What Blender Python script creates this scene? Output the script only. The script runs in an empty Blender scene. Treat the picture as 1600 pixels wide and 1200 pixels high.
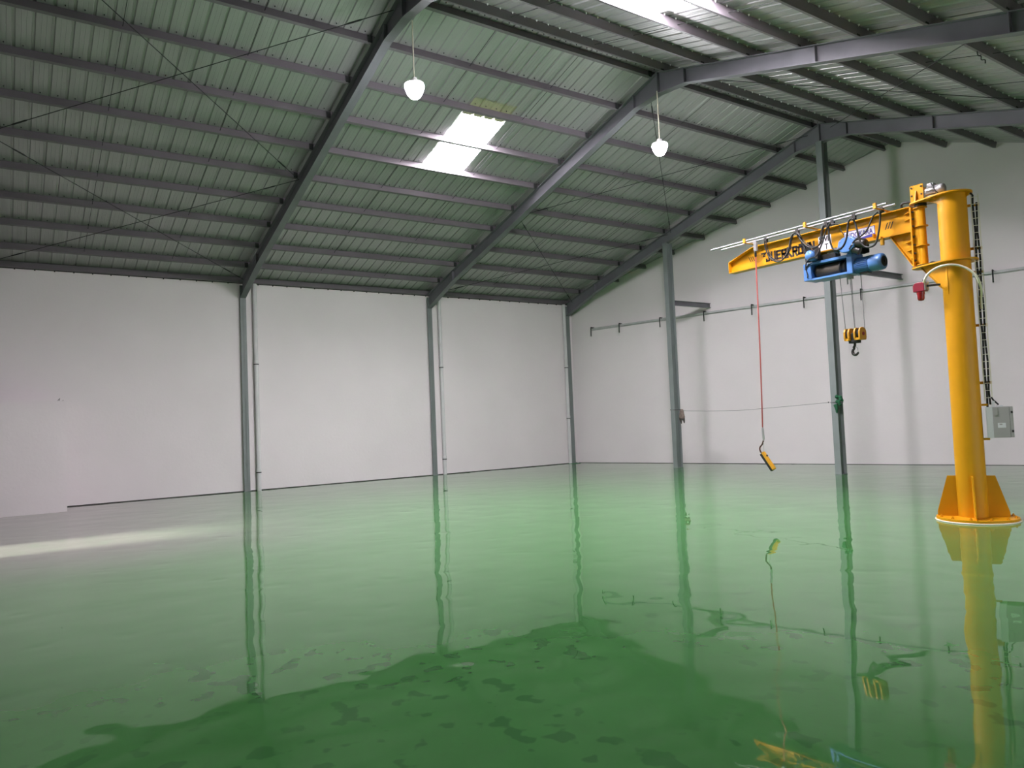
import bpy, bmesh, math, random
from mathutils import Vector, Matrix
random.seed(7)
S = bpy.context.scene
C = S.collection

# ---------------------------------------------------------------- camera, world, sun, exposure
cam_data = bpy.data.cameras.new('camera')
cam_data.sensor_width = 36.0
cam_data.lens = 1162.6 / 1600 * 36.0
cam_data.clip_start = 0.05
cam = bpy.data.objects.new('camera', cam_data)
C.objects.link(cam)
R_ = Vector((0.56228741, 0.82592575, -0.04098198))
U_ = Vector((0.06190174, 0.00738045, 0.99805496))
F_ = Vector((-0.82462176, 0.56373059, 0.04697631))
M_ = Matrix((R_, U_, -F_)).transposed().to_4x4()
M_.translation = Vector((21.98738, -5.65049, 1.73471))
cam.matrix_world = M_
S.camera = cam

world = bpy.data.worlds.new('sky')
S.world = world
world.use_nodes = True
wn = world.node_tree.nodes['Background']
wn.inputs['Color'].default_value = (1.0, 0.97, 0.97, 1)
wn.inputs['Strength'].default_value = 2.4

sun_data = bpy.data.lights.new('sun', 'SUN')
sun_data.energy = 16.0
sun_data.angle = math.radians(11)
sun_data.color = (1.0, 0.97, 0.92)
sun = bpy.data.objects.new('sun', sun_data)
C.objects.link(sun)
sun.location = (8, -30, 12)
sun.rotation_euler = Vector((0.02, 1.0, -0.48)).to_track_quat('-Z', 'Y').to_euler()

LAMP = 330.0         # radiance of the pendant bulbs
LAMP_DOWN = (60.0, 400.0)   # watts thrown downwards by the near and the far pendant lamp
SKYLIGHT = 150.0      # radiance of the translucent roof sheets

# daylight sampling portals in the front door and the added side opening (they give no light of their own)
def portal(loc, rot, sx, sy):
    d = bpy.data.lights.new('daylight_portal', 'AREA')
    d.shape = 'RECTANGLE'; d.size = sx; d.size_y = sy
    d.cycles.is_portal = True
    o = bpy.data.objects.new('daylight_portal', d)
    C.objects.link(o); o.location = loc; o.rotation_euler = rot
portal((7.75, -7.52, 1.2), (math.radians(90), 0, 0), 1.5, 2.4)
portal((22.86, 5.5, 2.1), (math.radians(90), 0, math.radians(90)), 5.0, 4.2)

S.view_settings.view_transform = 'Standard'
S.view_settings.look = 'None'
S.view_settings.gamma = 1.0
S.view_settings.exposure = 0.0
S.view_settings.use_curve_mapping = False
S.cycles.max_bounces = 10
S.cycles.diffuse_bounces = 5
S.cycles.glossy_bounces = 5
S.cycles.sample_clamp_indirect = 6.0
S.cycles.caustics_reflective = False
S.cycles.caustics_refractive = False
S.cycles.use_denoising = True

# ---------------------------------------------------------------- dimensions (metres)
SL = 0.286                       # roof slope
RIDGE = 11.01
WIDTH = 22.02
B0 = 5.55                        # underside of the rafters at x = 0
FR = [-6.0, 0.0, 6.0, 11.826]    # portal frames
GY, GM = 12.07, 0.2965           # far gable wall: y = GY + GM x
YF = -7.3                        # front wall
def hx(x): return SL * (x if x < RIDGE else WIDTH - x)
def rb(x): return B0 + hx(x)                 # rafter underside
def pb(x): return B0 + 0.32 + hx(x)          # purlin underside
def dk(x): return B0 + 0.477 + hx(x)         # roof sheet underside
def gy(x): return GY + GM * x

# ---------------------------------------------------------------- materials
def mat(name, col, rough=0.5, metal=0.0, var=0.0, vscale=3.0, bump=0.0, bscale=30.0, stretch=None, spec=0.5):
    m = bpy.data.materials.new(name)
    m.use_nodes = True
    nt = m.node_tree
    b = nt.nodes['Principled BSDF']
    b.inputs['Base Color'].default_value = (*col, 1)
    b.inputs['Roughness'].default_value = rough
    b.inputs['Metallic'].default_value = metal
    b.inputs['Specular IOR Level'].default_value = spec
    if var or bump:
        tc = nt.nodes.new('ShaderNodeTexCoord')
        mp = nt.nodes.new('ShaderNodeMapping')
        nt.links.new(tc.outputs['Object'], mp.inputs['Vector'])
        if stretch: mp.inputs['Scale'].default_value = stretch
        if var:
            n = nt.nodes.new('ShaderNodeTexNoise')
            n.inputs['Scale'].default_value = vscale
            n.inputs['Detail'].default_value = 5
            nt.links.new(mp.outputs['Vector'], n.inputs['Vector'])
            r = nt.nodes.new('ShaderNodeMapRange')
            r.inputs['From Min'].default_value = 0.3
            r.inputs['From Max'].default_value = 0.7
            r.inputs['To Min'].default_value = 1 - var
            r.inputs['To Max'].default_value = 1 + var
            nt.links.new(n.outputs['Fac'], r.inputs['Value'])
            mx = nt.nodes.new('ShaderNodeVectorMath')
            mx.operation = 'SCALE'
            mx.inputs[0].default_value = col
            nt.links.new(r.outputs['Result'], mx.inputs['Scale'])
            nt.links.new(mx.outputs['Vector'], b.inputs['Base Color'])
        if bump:
            n2 = nt.nodes.new('ShaderNodeTexNoise')
            n2.inputs['Scale'].default_value = bscale
            nt.links.new(mp.outputs['Vector'], n2.inputs['Vector'])
            bp = nt.nodes.new('ShaderNodeBump')
            bp.inputs['Strength'].default_value = bump
            bp.inputs['Distance'].default_value = 0.01
            nt.links.new(n2.outputs['Fac'], bp.inputs['Height'])
            nt.links.new(bp.outputs['Normal'], b.inputs['Normal'])
    return m

def emit(name, col, strength):
    m = bpy.data.materials.new(name)
    m.use_nodes = True
    nt = m.node_tree
    nt.nodes.clear()
    e = nt.nodes.new('ShaderNodeEmission')
    e.inputs['Color'].default_value = (*col, 1)
    e.inputs['Strength'].default_value = strength
    o = nt.nodes.new('ShaderNodeOutputMaterial')
    nt.links.new(e.outputs[0], o.inputs['Surface'])
    return m

M = {}
M['plaster'] = mat('white plaster', (0.785, 0.732, 0.748), 0.92, var=0.03, vscale=0.5, bump=0.25, bscale=14)
M['steel'] = mat('grey painted steel', (0.16, 0.16, 0.18), 0.5, var=0.10, vscale=2.0)
M['steel_post'] = mat('grey green painted steel', (0.20, 0.225, 0.225), 0.5, var=0.08, vscale=2.0)
M['purlin'] = mat('grey primed purlin', (0.145, 0.13, 0.145), 0.5, var=0.10, vscale=1.5)
M['sheet'] = mat('zinc aluminium sheet', (0.40, 0.40, 0.40), 0.42, metal=0.5, var=0.06, vscale=1.2, stretch=(1, 4, 1))
M['rod'] = mat('dark rod', (0.02, 0.022, 0.022), 0.8)
M['galv'] = mat('galvanised steel', (0.52, 0.53, 0.53), 0.5, metal=0.1, var=0.08, vscale=6)
M['screw'] = mat('screw glint white', (0.85, 0.85, 0.86), 0.35)  # whitened screws: the lamplit glint is put into the colour
M['pipe'] = mat('white pipe', (0.66, 0.65, 0.66), 0.55, var=0.05, vscale=3)
M['dark'] = mat('dark joint', (0.03, 0.03, 0.03), 0.7)
M['yellow'] = mat('crane yellow', (0.66, 0.305, 0.006), 0.42, var=0.04, vscale=3, spec=0.3)
M['yellow_dk'] = mat('hook block orange', (0.62, 0.30, 0.02), 0.42, var=0.1, vscale=8)
M['blue'] = mat('hoist blue', (0.085, 0.205, 0.48), 0.35, var=0.06, vscale=6)
M['black'] = mat('black rubber', (0.012, 0.012, 0.012), 0.5)
M['blacksteel'] = mat('black steel', (0.035, 0.033, 0.03), 0.4, metal=0.3)
M['rope_drum'] = mat('greased rope drum', (0.07, 0.06, 0.045), 0.5, metal=0.3)
M['rail'] = mat('grey painted tube', (0.33, 0.33, 0.345), 0.5)
M['wire'] = mat('steel wire rope', (0.16, 0.16, 0.165), 0.55)
M['alu'] = mat('aluminium grey', (0.42, 0.42, 0.43), 0.35, metal=0.5)
M['boxgrey'] = mat('grey enclosure', (0.34, 0.33, 0.33), 0.45, var=0.03)
M['boxlight'] = mat('light grey panel', (0.62, 0.63, 0.66), 0.45)
M['cream'] = mat('cream hose', (0.72, 0.68, 0.55), 0.5)
M['red'] = mat('red plastic', (0.27, 0.016, 0.036), 0.4)
M['redlens'] = mat('red lens', (0.30, 0.010, 0.014), 0.15)
M['redcable'] = mat('red cable', (0.38, 0.085, 0.075), 0.5)
M['browncable'] = mat('dark brown cable', (0.09, 0.035, 0.03), 0.5)
M['white'] = mat('white print', (0.80, 0.80, 0.82), 0.5)
M['inkblack'] = mat('black print', (0.02, 0.012, 0.01), 0.6)
M['inkblue'] = mat('blue print', (0.06, 0.05, 0.30), 0.5)
M['inkochre'] = mat('ochre print', (0.45, 0.20, 0.02), 0.5)
M['glove'] = mat('brown cotton', (0.20, 0.15, 0.13), 0.95, var=0.3, vscale=18)
M['glove_tip'] = mat('dark dipped fingertip', (0.05, 0.04, 0.035), 0.8)
M['green_rag'] = mat('green cloth', (0.015, 0.10, 0.045), 0.9, var=0.4, vscale=14)
M['yellowpatch'] = mat('yellowed polycarbonate lap', (0.34, 0.34, 0.22), 0.5)
M['lampcap'] = mat('white lamp cap', (0.8, 0.8, 0.8), 0.4)
M['bulb'] = emit('lit bulb', (0.97, 0.94, 1.0), LAMP)
M['skylight'] = emit('daylit polycarbonate', (1.0, 0.93, 1.0), SKYLIGHT)

# floor: self-levelled green epoxy, glossy with gentle waves
def floor_mat():
    m = mat('green epoxy', (0.05, 0.2, 0.05), 0.025)
    nt = m.node_tree
    b = nt.nodes['Principled BSDF']
    tc = nt.nodes.new('ShaderNodeTexCoord')
    def noise(scale, detail, rough=0.5, stretch=(1, 1, 1)):
        mp = nt.nodes.new('ShaderNodeMapping')
        mp.inputs['Scale'].default_value = stretch
        mp.inputs['Location'].default_value = (0.31, 0.17, 0.37)
        nt.links.new(tc.outputs['Object'], mp.inputs['Vector'])
        n = nt.nodes.new('ShaderNodeTexNoise')
        n.inputs['Scale'].default_value = scale
        n.inputs['Detail'].default_value = detail
        n.inputs['Roughness'].default_value = rough
        nt.links.new(mp.outputs['Vector'], n.inputs['Vector'])
        return n.outputs['Fac']
    b.inputs['Roughness'].default_value = 0.02
    cr = nt.nodes.new('ShaderNodeValToRGB')
    cr.color_ramp.elements[0].position = 0.3
    cr.color_ramp.elements[0].color = (0.052, 0.178, 0.049, 1)
    cr.color_ramp.elements[1].position = 0.7
    cr.color_ramp.elements[1].color = (0.064, 0.208, 0.061, 1)
    nt.links.new(noise(1.2, 6.0, 0.6), cr.inputs['Fac'])
    # trodden dust inside the door
    sep = nt.nodes.new('ShaderNodeSeparateXYZ')
    nt.links.new(tc.outputs['Object'], sep.inputs['Vector'])
    fy_ = nt.nodes.new('ShaderNodeMapRange')
    fy_.inputs['From Min'].default_value = -0.5; fy_.inputs['From Max'].default_value = -4.0
    nt.links.new(sep.outputs['Y'], fy_.inputs['Value'])
    dn = nt.nodes.new('ShaderNodeMapRange')
    dn.inputs['From Min'].default_value = 0.20; dn.inputs['From Max'].default_value = 0.46
    dn.inputs['To Max'].default_value = 0.85
    nt.links.new(noise(2.5, 6.0, 0.65), dn.inputs['Value'])
    dmul = nt.nodes.new('ShaderNodeMath'); dmul.operation = 'MULTIPLY'
    nt.links.new(fy_.outputs['Result'], dmul.inputs[0]); nt.links.new(dn.outputs['Result'], dmul.inputs[1])
    fx_ = nt.nodes.new('ShaderNodeMapRange')
    fx_.inputs['From Min'].default_value = 11.5; fx_.inputs['From Max'].default_value = 9.0
    nt.links.new(sep.outputs['X'], fx_.inputs['Value'])
    dmul2 = nt.nodes.new('ShaderNodeMath'); dmul2.operation = 'MULTIPLY'
    nt.links.new(dmul.outputs[0], dmul2.inputs[0]); nt.links.new(fx_.outputs['Result'], dmul2.inputs[1])
    mixc = nt.nodes.new('ShaderNodeMix'); mixc.data_type = 'RGBA'
    nt.links.new(dmul2.outputs[0], mixc.inputs['Factor'])
    nt.links.new(cr.outputs['Color'], mixc.inputs['A'])
    mixc.inputs['B'].default_value = (0.25, 0.24, 0.215, 1)
    # sparse darker green blotches in the near half
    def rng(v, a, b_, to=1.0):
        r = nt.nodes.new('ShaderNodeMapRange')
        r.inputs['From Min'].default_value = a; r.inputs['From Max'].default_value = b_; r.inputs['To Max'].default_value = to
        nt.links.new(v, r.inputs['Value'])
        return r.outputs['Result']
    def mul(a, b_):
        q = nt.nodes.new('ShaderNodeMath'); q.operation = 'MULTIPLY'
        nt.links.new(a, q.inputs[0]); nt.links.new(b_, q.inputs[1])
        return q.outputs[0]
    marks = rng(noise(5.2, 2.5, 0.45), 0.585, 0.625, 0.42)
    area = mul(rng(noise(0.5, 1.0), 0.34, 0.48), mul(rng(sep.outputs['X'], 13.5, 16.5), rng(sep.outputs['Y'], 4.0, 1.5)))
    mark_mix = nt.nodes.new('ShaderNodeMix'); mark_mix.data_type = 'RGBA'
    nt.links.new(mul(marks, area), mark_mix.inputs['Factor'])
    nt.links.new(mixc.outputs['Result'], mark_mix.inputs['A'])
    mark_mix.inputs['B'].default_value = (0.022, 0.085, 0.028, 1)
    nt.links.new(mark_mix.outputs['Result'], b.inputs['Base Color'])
    return m
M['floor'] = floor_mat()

# ---------------------------------------------------------------- mesh builder
ORG = {}
class MB:
    def __init__(s): s.v = []; s.f = []; s.sm = []
    def add(s, vs, fs, smooth=False):
        o = len(s.v)
        s.v += [tuple(v) for v in vs]
        s.f += [tuple(i + o for i in f) for f in fs]
        s.sm += [smooth] * len(fs)
        return s
    def box(s, x0, x1, y0, y1, z0, z1):
        return s.hexa([(x0, y0, z0), (x1, y0, z0), (x1, y1, z0), (x0, y1, z0)],
                      [(x0, y0, z1), (x1, y0, z1), (x1, y1, z1), (x0, y1, z1)])
    def hexa(s, bot, top):
        n = len(bot)
        fs = [tuple(reversed(range(n))), tuple(range(n, 2 * n))]
        fs += [(i, (i + 1) % n, n + (i + 1) % n, n + i) for i in range(n)]
        return s.add(list(bot) + list(top), fs)
    def prism(s, pts, d):              # polygon (3D points) pushed along vector d
        d = Vector(d)
        a = [Vector(p) for p in pts]
        n = Vector((0, 0, 0))
        for i in range(len(a)):
            p, q = a[i], a[(i + 1) % len(a)]
            n += p.cross(q)
        if n.dot(d) < 0: a.reverse()
        return s.hexa(a, [p + d for p in a])
    def obox(s, c, ax, ay, az):        # oriented box: centre and three half-axis vectors
        c, ax, ay, az = Vector(c), Vector(ax), Vector(ay), Vector(az)
        q = [-ax - ay, ax - ay, ax + ay, -ax + ay]
        if ax.cross(ay).dot(az) < 0: q.reverse()
        return s.hexa([c + p - az for p in q], [c + p + az for p in q])
    def tube(s, pts, r, n=8, cap=True, smooth=True):
        pts = [Vector(p) for p in pts]
        rs = r if isinstance(r, (list, tuple)) else [r] * len(pts)
        vs, fs = [], []
        t0 = (pts[1] - pts[0]).normalized()
        u = t0.orthogonal().normalized()
        for i, p in enumerate(pts):
            a = pts[max(i - 1, 0)]; b = pts[min(i + 1, len(pts) - 1)]
            t = (b - a).normalized()
            u = (u - t * u.dot(t)).normalized()
            w = t.cross(u)
            for k in range(n):
                an = 2 * math.pi * k / n
                vs.append(p + (u * math.cos(an) + w * math.sin(an)) * rs[i])
        for i in range(len(pts) - 1):
            for k in range(n):
                k2 = (k + 1) % n
                fs.append((i * n + k, i * n + k2, (i + 1) * n + k2, (i + 1) * n + k))
        s.add(vs, fs, smooth)
        if cap:
            m = len(pts) - 1
            s.add(vs[:n], [tuple(reversed(range(n)))])
            s.add(vs[m * n:], [tuple(range(n))])
        return s
    def lathe(s, prof, c, n=24, axis=(0, 0, 1), smooth=True):   # prof: (radius, height) list
        a = Vector(axis).normalized()
        u = a.orthogonal().normalized(); w = a.cross(u)
        c = Vector(c)
        vs, fs = [], []
        for r, h in prof:
            for k in range(n):
                an = 2 * math.pi * k / n
                vs.append(c + a * h + (u * math.cos(an) + w * math.sin(an)) * max(r, 1e-4))
        for i in range(len(prof) - 1):
            for k in range(n):
                k2 = (k + 1) % n
                fs.append((i * n + k, i * n + k2, (i + 1) * n + k2, (i + 1) * n + k))
        s.add(vs, fs, smooth)
        if prof[0][0] > 1e-3: s.add(vs[:n], [tuple(reversed(range(n)))])
        if prof[-1][0] > 1e-3: s.add(vs[-n:], [tuple(range(n))])
        return s
    def mesh(s, name, m, org=(0, 0, 0)):
        me = bpy.data.meshes.new(name)
        o = Vector(org)
        me.from_pydata([tuple(Vector(v) - o) for v in s.v], [], s.f)
        me.polygons.foreach_set('use_smooth', s.sm)
        me.materials.append(m)
        me.update()
        return me
    def build(s, name, m, parent=None, org=None, bevel=0.0):
        if parent is not None: o0 = ORG.get(parent.name, Vector((0, 0, 0)))
        else: o0 = Vector(org) if org is not None else Vector((0, 0, 0))
        me = s.mesh(name, m, o0)
        o = bpy.data.objects.new(name, me)
        C.objects.link(o)
        if parent is not None: o.parent = parent
        else: o.location = o0
        ORG[o.name] = o0
        if bevel:
            bv = o.modifiers.new('bevel', 'BEVEL')
            bv.width = bevel; bv.segments = 2; bv.limit_method = 'ANGLE'
        return o

def tag(o, label=None, cat=None, group=None, kind=None):
    if label: o['label'] = label
    if cat: o['category'] = cat
    if group: o['group'] = group
    if kind: o['kind'] = kind
    return o
def thing(name, loc, label=None, cat=None, group=None, kind=None):
    o = bpy.data.objects.new(name, None)
    o.empty_display_size = 0.2
    C.objects.link(o)
    o.location = loc
    ORG[o.name] = Vector(loc)
    return tag(o, label, cat, group, kind)
def spline(pts, sub=5):
    pts = [Vector(p) for p in pts]
    P = [pts[0] * 2 - pts[1]] + pts + [pts[-1] * 2 - pts[-2]]
    out = []
    for i in range(1, len(P) - 2):
        a, b, c, d = P[i - 1], P[i], P[i + 1], P[i + 2]
        for k in range(sub):
            t = k / sub
            out.append(0.5 * ((2 * b) + (c - a) * t + (2 * a - 5 * b + 4 * c - d) * t * t + (3 * b - a - 3 * c + d) * t ** 3))
    out.append(pts[-1])
    return out
def text(name, body, m, parent, loc, size, width=None, height=None, shear=0.0, depth=0.002, rotz=0.0, bold=0.0):
    cu = bpy.data.curves.new('lettering', 'FONT')
    cu.body = body
    cu.size = size
    cu.extrude = depth
    cu.shear = shear
    cu.offset = bold
    cu.resolution_u = 3
    tmp = bpy.data.objects.new('lettering', cu)
    C.objects.link(tmp)
    bpy.context.view_layer.update()
    me = bpy.data.meshes.new_from_object(tmp.evaluated_get(bpy.context.evaluated_depsgraph_get()))
    bpy.data.objects.remove(tmp)
    xs = [v.co.x for v in me.vertices]; ys = [v.co.y for v in me.vertices]
    sx = width / (max(xs) - min(xs)) if width else 1
    sy = height / (max(ys) - min(ys)) if height else 1
    x0, y0 = min(xs), min(ys)
    o0 = ORG.get(parent.name, Vector((0, 0, 0)))
    ca, sa = math.cos(rotz), math.sin(rotz)
    for v in me.vertices:
        x, y, z = (v.co.x - x0) * sx, (v.co.y - y0) * sy, v.co.z
        v.co = Vector(loc) + Vector((x * ca + z * sa, x * sa - z * ca, y)) - o0
    me.materials.clear(); me.materials.append(m)
    o = bpy.data.objects.new(name, me)
    C.objects.link(o)
    o.parent = parent
    ORG[o.name] = o0
    return o

# ================================================================ SETTING
# floor
# (poured epoxy: millimetre waves and a few trowel dimples, as real relief)
from mathutils import noise as mn
def floor_mesh():
    x0, x1, y0, y1, st = -0.4, 23.0, YF - 0.2, 19.6, 0.05
    nx, ny = int((x1 - x0) / st) + 1, int((y1 - y0) / st) + 1
    vs = []
    N = mn.noise
    for j in range(ny):
        y = y0 + j * st
        for i in range(nx):
            x = x0 + i * st
            h = 0.0036 * N((x * .7 + 3.1, y * .7 + 1.7, .37)) + 0.0020 * N((x * 2.1, y * 2.1, 4.4)) + 0.00035 * N((x * 5.0, y * 5.0, 9.1))
            d = N((x * 3.6 + 7.7, y * 3.6, 15.3)) - 0.22
            if d > 0: h -= 0.0075 * d * d
            vs.append((x, y, h - 0.002))
    fs = [(j * nx + i, j * nx + i + 1, (j + 1) * nx + i + 1, (j + 1) * nx + i) for j in range(ny - 1) for i in range(nx - 1)]
    me = bpy.data.meshes.new('floor')
    me.from_pydata(vs, [], fs)
    me.polygons.foreach_set('use_smooth', [True] * len(fs))
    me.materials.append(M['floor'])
    return me
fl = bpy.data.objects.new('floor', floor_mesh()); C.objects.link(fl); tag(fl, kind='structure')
# ground outside the door
gr = MB().box(-6, 50, YF - 30, YF - 0.2, -0.17, -0.02).box(23.0, 50, YF - 0.2, 30, -0.17, -0.02).build('ground_outside', mat('concrete yard', (0.35, 0.34, 0.32), 0.9, var=0.1, vscale=0.7)); tag(gr, kind='structure')

# left wall
WX = 0.20
wl = MB().box(-0.12, WX, YF, GY - 0.0, 0.0, 6.02).build('wall_left', M['plaster']); tag(wl, kind='structure')
# far gable wall (the plot is skewed: it runs at an angle to the frames)
xs = [-0.22, RIDGE, 22.62]
poly = [(x, gy(x), 0) for x in (xs[0], xs[-1])] + [(22.62, gy(22.62), dk(22.62) - .005), (RIDGE, gy(RIDGE), dk(RIDGE) - .005), (-0.22, gy(-0.22), dk(-0.22) - .005)]
wb = MB().prism(poly, (-0.06, 0.22, 0)).build('wall_back', M['plaster']); tag(wb, kind='structure')
# right wall behind the camera
RY0_, RY1_, RZ_ = 3.0, 8.0, 4.2       # unseen opening, added to let fill daylight onto the crane
yb_ = gy(22.6)
m = MB().box(22.62, 22.84, YF, RY0_, 0.0, dk(22.62)).box(22.62, 22.84, RY1_, yb_, 0.0, dk(22.62)).box(22.62, 22.84, RY0_, RY1_, RZ_, dk(22.62))
wr = m.build('wall_right', M['plaster']); tag(wr, kind='structure')
m = MB().box(22.60, 22.86, RY0_, RY0_ + .06, 0, RZ_).box(22.60, 22.86, RY1_ - .06, RY1_, 0, RZ_).box(22.60, 22.86, RY0_, RY1_, RZ_ - .06, RZ_)
d2 = m.build('added_opening_frame', M['steel']); tag(d2, kind='structure')
# front gable wall with a door opening
DX0, DX1, DZ = 7.0, 8.5, 2.4
m = MB()
m.prism([(-0.22, YF, 0), (DX0, YF, 0), (DX0, YF, dk(DX0)), (-0.22, YF, dk(-0.22))], (0, -0.2, 0))
m.prism([(DX1, YF, 0), (22.84, YF, 0), (22.84, YF, dk(22.84)), (RIDGE, YF, dk(RIDGE)), (DX1, YF, dk(DX1))], (0, -0.2, 0))
m.prism([(DX0, YF, DZ), (DX1, YF, DZ), (DX1, YF, dk(DX1)), (DX0, YF, dk(DX0))], (0, -0.2, 0))
wf = m.build('wall_front', mat('darkened front wall', (0.26, 0.255, 0.25), 0.95, var=0.08, vscale=0.8)); tag(wf, kind='structure')  # unseen wall, toned dark to cut light bounced onto the left wall
# door frame of the opening
m = MB()
m.box(DX0, DX0 + .05, YF - .2, YF + .02, 0, DZ).box(DX1 - .05, DX1, YF - .2, YF + .02, 0, DZ).box(DX0, DX1, YF - .2, YF + .02, DZ - .05, DZ)
d1 = m.build('door_1', M['steel']); tag(d1, kind='structure')

# baseboard joints: the thin dark gap along the floor
m = MB().box(WX, WX + 0.010, YF, GY - 0.01, 0.0, 0.018)
tag(m.build('baseboard_left', M['dark']), kind='structure')
m = MB().prism([(WX, gy(WX) - .010, 0), (22.6, gy(22.6) - .010, 0), (22.6, gy(22.6), 0), (WX, gy(WX), 0)], (0, 0, 0.009))
tag(m.build('baseboard_back', M['dark']), kind='structure')

# low plastered block in front of the left wall
m = MB().box(WX, 1.62, YF, -4.455, 0.0, 2.595)
lw = m.build('wall_low', M['plaster']); tag(lw, kind='structure')
m = MB()
for k, (dy, h, lean) in enumerate([(-.16, .05, .03), (-.13, .075, .02), (-.06, .03, .02)]):
    m.tube([(1.45, -4.455 + dy, 2.59), (1.45, -4.455 + dy + lean, 2.59 + h)], 0.006, 6)
rs = m.build('rebar_stub', M['rod'], lw)

# ---------------------------------------------------------------- roof
ceil = thing('ceiling', (0, 0, 0), kind='structure')
SW, NR = 1.08, 4
def sheet_profile():
    p = []
    rp = SW / NR
    for k in range(NR):
        c = rp * k
        p += [(c - .028, 0.0), (c - .016, 0.023), (c + .016, 0.023), (c + .028, 0.0)]
        p += [(c + .095, 0.0), (c + .100, 0.003), (c + .106, 0.0), (c + .164, 0.0), (c + .170, 0.003), (c + .176, 0.0)]
    p += [(SW - .028, 0.0), (SW - .024, -0.004), (SW - .016, 0.019), (SW + .016, 0.019), (SW + .032, -0.005)]
    return p
PROF = sheet_profile()
def sheet_mesh(xa, xb, y0, clip):
    bm = bmesh.new()
    rows = []
    for x in (xa, xb):
        rows.append([bm.verts.new((x, y0 + p[0], dk(x) + 0.004 + p[1])) for p in PROF])
    for i in range(len(PROF) - 1):
        bm.faces.new((rows[0][i], rows[0][i + 1], rows[1][i + 1], rows[1][i]))
    if clip:
        bmesh.ops.bisect_plane(bm, geom=bm.verts[:] + bm.edges[:] + bm.faces[:], plane_co=(0, GY + 0.18, 0), plane_no=(-GM, 1, 0), clear_outer=True)
    if not bm.faces:
        bm.free(); return None
    r = bmesh.ops.extrude_face_region(bm, geom=bm.faces[:])
    for v in [g for g in r['geom'] if isinstance(g, bmesh.types.BMVert)]: v.co.z += 0.003
    bmesh.ops.recalc_face_normals(bm, faces=bm.faces[:])
    me = bpy.data.meshes.new('roof_sheet')
    bm.to_mesh(me); bm.free()
    return me
cache = {}
def add_sheet(xa, xb, y0, m, name='roof_sheet', parent=None):
    clip = y0 + SW > GY + GM * min(xa, xb) - 0.2
    if clip:
        me = sheet_mesh(xa, xb, y0, True)
        if me is None: return None
        me.materials.append(m); dy = 0
    else:
        key = (xa, xb, m.name)
        if key not in cache:
            cache[key] = sheet_mesh(xa, xb, 0.0, False)
            cache[key].materials.append(m)
        me = cache[key]; dy = y0
    o = bpy.data.objects.new(name, me)
    C.objects.link(o)
    o.location = (0, dy, 0)
    o.parent = parent or ceil
    return o
LY0, RY0 = 2.615, 2.42
for n in range(-9, 16):
    y = LY0 + SW * n
    if n == 0:
        add_sheet(-0.3, 6.50, y, M['sheet']); add_sheet(8.9, RIDGE - .03, y, M['sheet'])
    else:
        add_sheet(-0.3, RIDGE - .03, y, M['sheet'])
    y = RY0 + SW * n
    if n == 0:
        add_sheet(RIDGE + .03, 13.37, y, M['sheet']); add_sheet(15.4, 22.75, y, M['sheet'])
    else:
        add_sheet(RIDGE + .03, 22.75, y, M['sheet'])
# translucent sheets
w1 = thing('window_1', (0, LY0, 0), kind='structure')
add_sheet(6.42, 8.37, LY0, M['skylight'], 'pane', w1).location = (0, 0, 0)
add_sheet(8.37, 8.93, LY0, M['yellowpatch'], 'pane_lap', w1).location = (0, 0, 0)
w2 = thing('window_2', (0, RY0, 0), kind='structure')
add_sheet(13.30, 15.45, RY0, M['skylight'], 'pane', w2).location = (0, 0, 0)
# ridge flashing under the ridge: a folded plate
m = MB()
zr = dk(RIDGE) + .035
m.prism([(RIDGE - .32, YF, dk(RIDGE - .32) + .036), (RIDGE, YF, zr + .002), (RIDGE + .32, YF, dk(RIDGE - .32) + .036), (RIDGE + .32, YF, dk(RIDGE - .32) + .042), (RIDGE, YF, zr + .008), (RIDGE - .32, YF, dk(RIDGE - .32) + .042)], (0, gy(RIDGE) - YF + .1, 0))
m.build('ridge_flashing', M['sheet'], ceil)
# eave gutter brackets: small dark pegs under the sheet edge at the left wall
m = MB()
y = YF + 0.2
while y < 11.6:
    m.box(WX, WX + .03, y - .014, y + .014, 5.905, 5.99)
    m.box(WX, WX + .08, y - .014, y + .014, 5.975, 5.99)
    y += 0.42
o = m.build('eave_bracket', M['rod'], ceil); o['kind'] = 'stuff'
m = MB().box(WX, WX + .018, YF, 11.9, 5.925, 5.945)
m.build('eave_angle', M['rod'], ceil)
# right slope: screw tips; left slope: dark pegs standing for small shadow marks
for side in (1, -1):
    m = MB()
    for pk in range(0, 10):
        x = RIDGE + side * (.178 + 1.074 * pk) + 0.100
        if side < 0: x = RIDGE - (.178 + 1.074 * pk) + 0.055
        y = RY0 - 9 * SW + 0.135 if side > 0 else LY0 - 9 * SW + 0.135
        while y < gy(x) - .1:
            rr = 1.0 if side > 0 else 0.65
            m.lathe([(0.017 * rr, 0.004), (0.017 * rr, -0.008), (0.010 * rr, -0.010), (0.007 * rr, -0.028 * rr)], (x, y, dk(x)), 6)
            y += SW / NR
    o = m.build('roof_screw_shade_dot', M['screw'] if side > 0 else M['rod'], ceil); o['kind'] = 'stuff'

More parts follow.
